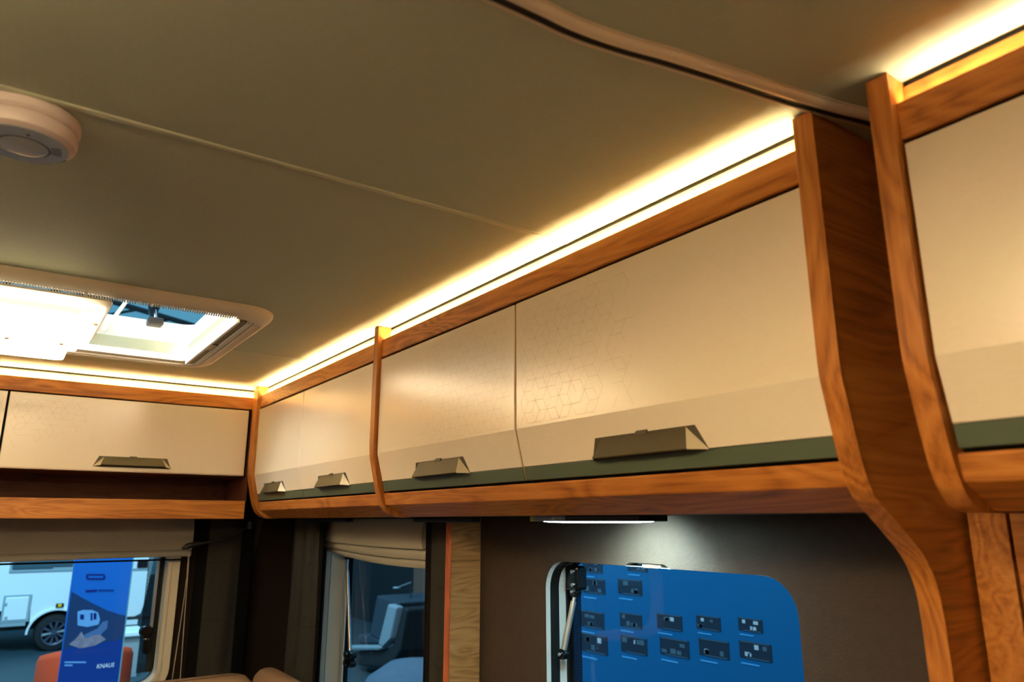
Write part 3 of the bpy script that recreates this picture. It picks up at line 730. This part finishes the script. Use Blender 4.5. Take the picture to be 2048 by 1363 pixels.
def curtain(label, path, z0, z1, bands, seams, wob=.010, waves=2.5, lean=None):
    """path: plan polyline; bands: list of (from,to,material,name) as fractions of the width"""
    P = [Vector(p) for p in path]; ln = [0]
    for a, b in zip(P, P[1:]): ln.append(ln[-1]+(b-a).length)
    def at(q):
        s_ = q*ln[-1]
        for i in range(len(P)-1):
            if s_ <= ln[i+1]+1e-9:
                f_ = (s_-ln[i])/(ln[i+1]-ln[i]); p = P[i].lerp(P[i+1], f_); d_ = (P[i+1]-P[i]).normalized(); return p, Vector((-d_.y, d_.x))
    c = at(.5)[0]
    t = thing('curtain', (c.x, c.y, z0), label, 'curtain')
    def pt(q, z, extra=0):
        p, n_ = at(min(max(q, 0), 1)); f_ = (z1-z)/(z1-z0)
        a = math.sin(q*waves*2*math.pi+.6)*wob*(.5+.7*f_)+.35*wob*math.sin(q*waves*4.6*math.pi+f_*3)
        return Vector((p.x, p.y, z))+Vector((n_.x, n_.y, 0))*(a+extra)
    for q0, q1, mat, nm in bands:
        nu = max(6, int((q1-q0)*60)); nv = 26; fr = []; bk = []
        for j in range(nv+1):
            z = z1+(z0-z1)*j/nv
            fr.append([pt(q0+(q1-q0)*i/nu, z, .001) for i in range(nu+1)]); bk.append([pt(q0+(q1-q0)*i/nu, z, -.001) for i in range(nu, -1, -1)])
        MB().loops([a+b for a, b in zip(fr, bk)]).build(nm, mat, t, smooth=60)
    for q0, q1, z in seams:
        nu = 24; pts = [pt(q0+(q1-q0)*i/nu, z+.004*math.sin(i*.3), .0012) for i in range(nu+1)]
        pts2 = [pt(q0+(q1-q0)*i/nu, z+.004*math.sin(i*.3), -.0012) for i in range(nu+1)]
        MB().tube(pts, .0011, 6).build('seam', 'thread', t); MB().tube(pts2, .0011, 6).build('seam', 'thread', t)
    return t
curtain('grey curtain with black borders at the front window corner', [(.583, 2.672), (.66, 2.655), (.765, 2.665)], .75, 1.5465,
        [(0, .19, 'curtain_black', 'border'), (.19, .78, 'curtain_grey', 'cloth'), (.78, 1, 'curtain_black', 'border')], [(.19, .78, 1.404), (.19, .78, 1.222)], .006, 1.2)
t_ = thing('curtain', (.78, 2.70, 1.19), 'tapering grey curtain layer tucked behind the black border in the corner', 'curtain')
MB().prism([(.742, 1.5465), (.742, 1.19), (.752, 1.19), (.772, 1.32), (.790, 1.46), (.806, 1.5465)], 'y', 2.700, 2.704).build('cloth', 'curtain_grey', t_)
curtain('gathered grey curtain beside the side window in the corner', [(.862, 2.56), (.855, 2.39), (.862, 2.238)], .75, 1.5465,
        [(0, .05, 'curtain_black', 'border'), (.05, .82, 'curtain_grey', 'cloth'), (.82, 1, 'curtain_black', 'border')], [(.05, .82, 1.408), (.05, .82, 1.222)], .012, 2.6)
curtain('grey curtain with black border beside the narrow oak partition', [(.882, 1.629), (.879, 1.57), (.884, 1.512)], .75, 1.5465,
        [(0, .32, 'curtain_black', 'border'), (.32, 1, 'curtain_grey', 'cloth')], [(.32, 1, 1.396), (.32, 1, 1.222)], .005, 1.0)
# blackout pleat between corner curtain and window
MB_ = curtain('narrow black curtain strip beside the corner window frame', [(.925, 2.47), (.925, 2.425)], .75, 1.5465, [(0, 1, 'curtain_black', 'cloth')], [], .003, 1)
def track(label, x0, x1, y0, y1): tag(MB().box(x0, x1, y0, y1, 1.5375, 1.5465).build('curtain_track', 'black_rubber', bevel=.002), label, 'curtain track')
track('short black curtain track under the corner cabinet', .84, .862, 2.03, 2.40)
track('short black curtain track above the narrow oak partition', .83, .85, 1.33, 1.60)
# blind cords
def cord(label, pts): MB().tube(smooth_path(pts, 5), .0011, 6).build('pull_cord', 'cord_white', fblind)['label'] = label
a_, b_ = ony(379, 1104, 2.69), ony(362, 1363, 2.69)
cord('thin straight white pull cord hanging from the front blind', [a_, a_.lerp(b_, .5)+Vector((-.002, 0, 0)), b_+Vector((0, 0, -.1))])
a_, b_ = ony(377, 1106, 2.695), ony(347, 1363, 2.695)
cord('thin slanting white pull cord beside the front blind', [a_, ony(369, 1190, 2.695), b_+Vector((-.01, 0, -.1))])
# reading lamp
rl = thing('reading_lamp', tuple(ony(490, 1052, 2.60)), 'thin black gooseneck reading lamp in front of the corner curtain', 'lamp')
pts = [ony(*q, 2.60) for q in ((500, 1050), (478, 1062), (452, 1074), (425, 1082), (398, 1087))]
MB().tube(smooth_path(pts, 5), .0035, 10).build('gooseneck', 'black_rubber', rl, smooth=40)
pts = [ony(*q, 2.60) for q in ((402, 1086), (388, 1088), (374, 1092), (364, 1097))]
MB().tube(pts, [.005, .009, .009, .004], 14).build('lamp_head', 'black_rubber', rl, smooth=50)
pb = pts[0]; e0 = ony(500, 1050, 2.60)
MB().lathe([(0, -.012), (.012, -.012), (.013, .0), (.010, .012), (0, .012)], e0, 'z', 16).build('mount', 'black_rubber', rl, smooth=40)
# seat backs in the corner
def cushion(label, x0, x1, y0, y1, z0, z1):
    mb = MB(); rings = []
    for k, (i, z) in enumerate(((.02, z0), (.0, z0+.03), (0, z1-.05), (.008, z1-.02), (.022, z1-.005), (.045, z1))):
        i = min(i, .034); rings.append([(x, y, z) for x, y in rrect(x0+i, x1-i, y0+i, y1-i, min(.04, (x1-x0)/2-i-.002), 6)])
    mb.loops(rings); o = mb.build('seat_cushion', 'cushion', smooth=60); return tag(o, label, 'cushion')
cushion('beige backrest cushion in front of the corner curtain', .28, .728, 2.36, 2.50, .45, 1.088)
cushion('beige backrest cushion against the side wall in the corner', .735, .832, 1.75, 2.50, .45, 1.092)

# ================================================================== THE HALL OUTSIDE
GZ = -.08
tag(MB().box(-12, 26, -6, 26, GZ-.05, GZ).build('hall_floor', 'hall_floor'), kind='structure')
# show caravan seen through the front window
CY = 11.6
def cp(px, py, dy=0): return ony(px, py, CY+dy)
cv = thing('caravan', (0, CY+1.1, GZ), 'white touring caravan standing outside beyond the front window', 'caravan')
wc = cp(108, 1264); Rt = (cp(108, 1264).z-GZ)
xr = cp(303, 1200).x
body = [(-4.2, .46), (wc.x-Rt*1.32, .44), (wc.x-Rt*1.26, wc.z+Rt*.35), (wc.x-Rt*.95, wc.z+Rt*.95), (wc.x-Rt*.4, wc.z+Rt*1.22), (wc.x+Rt*.4, wc.z+Rt*1.22), (wc.x+Rt*.95, wc.z+Rt*.95), (wc.x+Rt*1.26, wc.z+Rt*.35), (wc.x+Rt*1.32, .44), (cp(240,1233).x, cp(240,1233).z), (cp(268,1232).x, cp(268,1232).z), (cp(281,1226).x, cp(281,1226).z), (cp(287,1210).x, cp(287,1210).z), (xr, 1.3), (xr-.05, 1.9), (xr-.4, 2.45), (-4.2, 2.5)]
MB().prism(body, 'y', CY, CY+2.2).build('body', 'caravan_white', cv, bevel=.02, seg=3)
MB().box(-4.2, xr-.2, CY+.3, CY+2.0, GZ+.25, .6).build('chassis', 'caravan_dark', cv)
arc = [Vector((wc.x+Rt*1.42*math.cos(a), 0, wc.z+Rt*1.32*math.sin(a))) for a in [math.pi*k/16 for k in range(17)]]
MB().loops([[(p.x, CY-.03, p.z), (p.x, CY+.02, p.z), (p.x*.93+wc.x*.07, CY+.02, p.z*.93+wc.z*.07), (p.x*.93+wc.x*.07, CY-.03, p.z*.93+wc.z*.07)] for p in arc]).build('wheel_arch', 'caravan_white', cv, smooth=50)
wh = MB().lathe([(Rt*.62, -.02), (Rt*.7, -.05), (Rt*.95, -.04), (Rt, 0), (Rt, .16), (Rt*.6, .18)], (wc.x, CY+.03, wc.z), 'y', 40, False).build('wheel', 'tyre', cv, smooth=40)
MB().lathe([(0, .05), (Rt*.64, .05), (Rt*.64, .08), (0, .08)], (wc.x, CY, wc.z), 'y', 36).build('brake_disc', 'tyre', wh)
MB().lathe([(Rt*.60, -.03), (Rt*.67, -.035), (Rt*.68, .0), (Rt*.60, .01)], (wc.x, CY+.01, wc.z), 'y', 40, False).build('rim_ring', 'rim_dark', wh, smooth=40)
MB().lathe([(0, -.03), (Rt*.12, -.03), (Rt*.15, .0), (0, .01)], (wc.x, CY, wc.z), 'y', 20).build('hub_cap', 'rim_dark', wh, smooth=40)
for k in range(10):
    a = 2*math.pi*k/10+.15; u = Vector((math.cos(a), 0, math.sin(a))); v = Vector((-math.sin(a), 0, math.cos(a)))
    c0 = Vector((wc.x, CY-.015, wc.z)); q = [c0+u*Rt*.1-v*Rt*.03, c0+u*Rt*.1+v*Rt*.03, c0+u*Rt*.64+v*Rt*.075, c0+u*Rt*.64-v*Rt*.075]
    MB().loops([q, [p+Vector((0, .02, 0)) for p in q]]).build('spoke', 'rim_bright' if k % 5 == 0 else 'rim_dark', wh)
def cbox(name, mat, px0, py0, px1, py1, d=.02, parent=cv, bevel=.01):
    a, b = cp(px0, py0), cp(px1, py1)
    return MB().box(min(a.x, b.x), max(a.x, b.x), CY-d, CY-.001, min(a.z, b.z), max(a.z, b.z)).build(name, mat, parent, bevel=bevel)
sd_ = cbox('service_flap', 'caravan_line', 8, 1190, 57, 1242, .012); cbox('flap_panel', 'caravan_white', 12, 1194, 52, 1238, .022, sd_)
for y_ in (1205, 1232): cbox('flap_latch', 'caravan_line', 9, y_, 14, y_+5, .03, sd_, 0)
ml_ = cbox('marker_light', 'black_gloss', 112, 1206, 127, 1214, .02); cbox('marker_lens', 'amber', 116, 1207, 123, 1213, .03, ml_)
wn = cbox('window', 'caravan_line', 27, 1085, 146, 1141, .015); cbox('glass', 'caravan_glass', 32, 1085, 106, 1136, .03, wn, .02); cbox('glass', 'caravan_glass', 112, 1085, 146, 1132, .03, wn, .02)
cbox('trim_line', 'caravan_line', 262, 1136, 297, 1139, .012, cv, 0)
cbox('trim_line', 'caravan_line', 0, 1246, 50, 1250, .012, cv, 0)
cbox('rear_light', 'black_gloss', 275, 1120, 295, 1134, .03)
cbox('bumper_trim', 'caravan_dark', 250, 1233, 303, 1237, .02, cv, 0)
MB().box(cp(250, 1240).x, xr-.15, CY-.03, CY-.001, cp(250, 1249).z, cp(250, 1239).z).build('skirt', 'caravan_white', cv)
# counter and orange armchair
ct = thing('display_counter', (ony(275, 1280, 9.2).x, 9.4, GZ), 'grey display counter behind the poster stand', 'counter')
a = ony(248, 1264, 9.2); b = ony(291, 1270, 9.2)
MB().box(a.x-.1, b.x, 9.2, 9.7, a.z-.05, a.z).build('counter_top', 'caravan_white', ct, bevel=.01)
MB().box(a.x-.06, b.x-.04, 9.24, 9.66, GZ, a.z-.051).build('counter_body', 'counter_grey', ct)
AY = 7.6
def ap(px, py): return ony(px, py, AY)
oc = thing('armchair', (ap(180, 1350).x, AY+.35, GZ), 'rounded orange fabric armchair behind the poster stand', 'armchair')
x0, x1 = ap(80, 1340).x, ap(284, 1330).x; zt = ap(262, 1288).z; xm = (x0+x1)/2
rings = []
for k in range(25):
    th = math.pi*k/24; cx_, cy_ = xm-(x1-x0)/2*math.cos(th), AY+.55-.5*math.sin(th)
    ix, iy = xm-((x1-x0)/2-.14)*math.cos(th), AY+.55-.37*math.sin(th)
    hz = zt-.10*(1-math.sin(th))**.8
    rings.append([(cx_, cy_, GZ+.12), (cx_, cy_, hz-.06), (cx_*.85+ix*.15, cy_*.85+iy*.15, hz-.01), (cx_*.5+ix*.5, cy_*.5+iy*.5, hz), (ix*.85+cx_*.15, iy*.85+cy_*.15, hz-.01), (ix, iy, hz-.06), (ix, iy, GZ+.12)])
MB().loops(rings).build('back_shell', 'orange_fabric', oc, smooth=60)
MB().prism(rrect(x0+.14, x1-.14, AY+.16, AY+.72, .1), 'z', GZ+.2, GZ+.43).build('seat', 'orange_fabric', oc, bevel=.03)
MB().lathe([(0, 0), (.3, 0), (.3, .02), (.04, .04), (.04, .12), (0, .12)], (xm, AY+.45, GZ), 'z', 24).build('pedestal', 'rim_bright', oc, smooth=40)
# poster stand
TY = 6.4
def tpx(px, py, d=0): return ony(px, py, TY-d)
tx0, tx1 = tpx(148, 1123).x, tpx(265, 1122).x
ps = thing('poster_stand', ((tx0+tx1)/2, TY+.01, GZ), 'upright blue poster stand with mountain road print outside the front window', 'poster stand')
MB().box(tx0, tx1, TY, TY+.02, GZ+.02, 1.55).build('panel', 'poster_blue', ps)
MB().box(tx1, tx1+.008, TY-.004, TY+.022, GZ+.02, 1.55).build('acrylic_edge', 'acrylic_edge', ps)
MB().box(tx0-.05, tx1+.05, TY-.1, TY+.14, GZ, GZ+.019).build('foot', 'rim_dark', ps)
def pr(px, py, d=.0008):
    v = tpx(px, py); return (min(max(v.x, tx0+.001), tx1-.001), TY-d, v.z)
def print_poly(name, mat, pts, d):
    vs = [pr(*p, d) for p in pts]; b_ = [(x, TY-d+.0005, z) for x, y, z in vs]
    n = len(vs); tri = tessellate_polygon([[Vector((x, z, 0)) for x, y, z in vs]])
    MB().add(vs+b_, [tuple(t) for t in tri]+[tuple(i+n for i in reversed(t)) for t in tri]+[(i, (i+1) % n, (i+1) % n+n, i+n) for i in range(n)]).build(name, mat, ps)
print_poly('print', 'poster_mount', [(143, 1182), (165, 1195), (190, 1208), (215, 1220), (240, 1228), (256, 1230), (246, 1300), (230, 1363), (110, 1363), (130, 1270)], .0008)
print_poly('print', 'poster_deep', [(126, 1300), (150, 1290), (180, 1292), (215, 1282), (246, 1278), (236, 1363), (110, 1363)], .0014)
print_poly('print', 'poster_road', [(150, 1288), (170, 1268), (195, 1256), (205, 1243), (216, 1240), (214, 1256), (200, 1270), (180, 1285), (165, 1296)], .0014)
print_poly('print', 'poster_rock', [(138, 1288), (152, 1276), (163, 1262), (170, 1276), (186, 1270), (200, 1268), (212, 1278), (190, 1290), (160, 1296)], .0020)
print_poly('print', 'poster_pale', [(155, 1222), (166, 1219), (184, 1219), (196, 1224), (200, 1238), (197, 1248), (175, 1253), (155, 1250)], .0020)
for q in ((160, 1228, 168, 1238), (181, 1225, 185, 1240), (187, 1225, 193, 1238)):
    print_poly('print', 'poster_navy', [(q[0], q[1]), (q[2], q[1]), (q[2], q[3]), (q[0], q[3])], .0026)
print_poly('print', 'poster_navy', [(172, 1149), (175, 1147), (208, 1147), (211, 1150), (211, 1156), (208, 1159), (175, 1159), (172, 1156)], .0014)
print_poly('print', 'poster_blue', [(177, 1151), (206, 1151), (206, 1155), (177, 1155)], .0020)
print_poly('print', 'poster_navy', [(171, 1179), (194, 1178), (194, 1183), (171, 1184)], .0014)
print_poly('print', 'poster_deep', [(196, 1178), (228, 1178), (228, 1182), (196, 1182)], .0014)
for q in ((129, 1322, 172, 1325), (129, 1328, 145, 1331)):
    print_poly('print', 'poster_pale', [(q[0], q[1]), (q[2], q[1]), (q[2], q[3]), (q[0], q[3])], .0020)
# the maker's name on the poster
fc = bpy.data.curves.new('lettering', 'FONT'); fc.body = 'KNAUS'; fc.size = 1; fc.extrude = 0; fc.offset = .012; fc.shear = .12
fo = bpy.data.objects.new('tmp_text', fc); COL.objects.link(fo); bpy.context.view_layer.update()
tm = bpy.data.meshes.new_from_object(fo.evaluated_get(bpy.context.evaluated_depsgraph_get())); bpy.data.objects.remove(fo)
xs = [v.co.x for v in tm.vertices]; ys = [v.co.y for v in tm.vertices]
a, b = tpx(193, 1336), tpx(229, 1324)
for v in tm.vertices:
    u_, q_ = (v.co.x-min(xs))/(max(xs)-min(xs)), (v.co.y-min(ys))/(max(ys)-min(ys))
    v.co = Vector((a.x+(b.x-a.x)*u_, TY-.0032, a.z+(b.z-a.z)*q_))-Vector(ps['_base'])
tm.materials.clear(); tm.materials.append(MATS['poster_white'])
lt = bpy.data.objects.new('lettering', tm); COL.objects.link(lt); lt.parent = ps; lt['label'] = 'white capital lettering KNAUS'

# blue wall of floor plans beyond the side window
PX = 3.0
bp_ = thing('exhibition_board', (PX, 2.8, GZ), 'tall blue display panel printed with rows of small floor plans', 'display panel')
MB().box(PX, PX+.06, 1.2, 4.05, GZ, 2.6).build('panel', 'panel_blue', bp_)
plans = [(1185, 1131, 40), (1275, 1129, 40), (1188, 1171, 44), (1260, 1173, 48), (1184, 1238, 48), (1262, 1240, 44), (1339, 1243, 50), (1417, 1245, 48), (1501, 1249, 48), (1188, 1286, 54), (1268, 1289, 52), (1349, 1294, 58), (1428, 1296, 60), (1511, 1301, 64)]
random.seed(3)
for px, py, wd in plans:
    c = onx(px, py, PX); hw = abs(onx(px-wd/2, py, PX).y-onx(px+wd/2, py, PX).y)/2; hh = hw*.42
    g = MB().box(PX-.002, PX-.0002, c.y-hw, c.y+hw, c.z-hh, c.z+hh).build('floor_plan', 'plan_dark', bp_)
    def cell(u0, u1, v0, v1, mat):
        MB().box(PX-.0035, PX-.0021, c.y+hw*u0, c.y+hw*u1, c.z+hh*v0, c.z+hh*v1).build('plan_block', mat, g)
    for k in range(4):
        u = random.uniform(-.8, .55); v = random.choice((-.75, .15)); cell(u, u+random.uniform(.2, .4), v, v+random.uniform(.35, .6), random.choice(('plan_light', 'plan_mid', 'plan_mid')))
    cell(-.9, .9, .86, .95, 'plan_mid'); cell(-.85, .6, -.98, -.9, 'plan_mid')
    MB().box(PX-.002, PX-.0002, c.y-hw*.2, c.y+hw*.95, c.z-hh*1.75, c.z-hh*1.58).build('caption_line', 'plan_text', bp_)

# furniture seen through the corner window
SX = 3.6
def sp(px, py, d=0): return onx(px, py, SX+d)
so = thing('sofa', tuple(Vector((SX+.5, sp(740, 1250).y, GZ))), 'dark shell sofa with pale piped edges outside the corner window', 'sofa')
def slab(name, mat, pix, d0, d1, bevel=.02):
    pts = [(sp(*q).y, sp(*q).z) for q in pix]
    return MB().prism(pts, 'x', SX+d0, SX+d1).build(name, mat, so, bevel=bevel)
slab('shell', 'sofa_dark', [(708, 1302), (712, 1330), (780, 1335), (800, 1300), (815, 1218), (806, 1212), (785, 1290), (765, 1300)], 0, .8)
slab('backrest', 'sofa_grey', [(745, 1190), (790, 1205), (765, 1288), (730, 1270)], .05, .75)
slab('side_edge', 'sofa_pale', [(784, 1206), (802, 1212), (788, 1276), (772, 1293), (764, 1287)], -.05, .04)
slab('seat', 'sofa_grey', [(708, 1268), (730, 1270), (768, 1288), (708, 1288)], .05, .75)
slab('seat_edge', 'sofa_pale', [(708, 1289), (768, 1289), (772, 1294), (765, 1299), (708, 1299)], -.05, .04)
c = sp(830, 1375, -.8)
pf = MB().lathe([(0, 0), (.34, 0), (.42, .08), (.44, .22), (.36, .38), (.2, .46), (0, .48)], (c.x, c.y, GZ), 'z', 32)
zz = onx(820, 1312, SX-.8).z
pf.v = [(x, y, GZ+(z-GZ)*(zz-GZ)/.48) for x, y, z in pf.v]
tag(pf.build('pouf', 'pouf_pale', smooth=60), 'pale draped pouf outside the corner window', 'pouf')
hp = MB(); c0, c1 = sp(822, 1300, .9), sp(846, 1300, .9)
tag(MB().box(SX+.9, SX+1.2, c1.y, c0.y, GZ, 1.75).build('column', 'post_brown', bevel=.01), 'brown column behind the sofa outside', 'column')
fl_ = sp(822, 1164, .3); o = thing('floor_lamp', (fl_.x, fl_.y, GZ), 'thin pale floor lamp behind the dark sofa outside', 'lamp')
MB().tube([(fl_.x, fl_.y, GZ+.02), tuple(fl_)], .008, 8).build('pole', 'sofa_dark', o); MB().lathe([(0, 0), (.12, 0), (.12, .015), (0, .02)], (fl_.x, fl_.y, GZ), 'z', 20).build('base', 'sofa_dark', o)
MB().tube([sp(792, 1175, .3), fl_], .006, 8).build('arm', 'sofa_pale', o)
MB().lathe([(0, -.012), (.03, -.012), (.045, 0), (.03, .012), (0, .014)], tuple(sp(793, 1175, .3)), 'z', 16).build('lamp_head', 'sofa_pale', o, smooth=40)
tag(MB().box(5.4, 5.6, 4.3, 14, GZ, 3.0).build('hall_partition', 'hall_dark'), 'dark partition wall behind the sofa in the hall', 'partition')
# lighting truss high in the hall, seen through the roof hatch
tr_ = thing('lighting_truss', (1.5, 12, 4.5), 'dark lighting truss under the hall roof', 'truss')
A0, A1 = Vector((-2.0, 11.5, 4.85)), Vector((6, 13.5, 4.1)); off = [Vector((0, 0, 0)), Vector((0, .35, 0)), Vector((0, .17, .3))]
for o_ in off: MB().tube([A0+o_, A1+o_], .045, 8).build('chord', 'hall_dark', tr_)
for k in range(16):
    a, b = A0.lerp(A1, k/16), A0.lerp(A1, (k+1)/16)
    MB().tube([a+off[k % 2], b+off[2]], .025, 6).build('brace', 'hall_dark', tr_)
for o in bpy.data.objects:
    if '_base' in o: del o['_base']
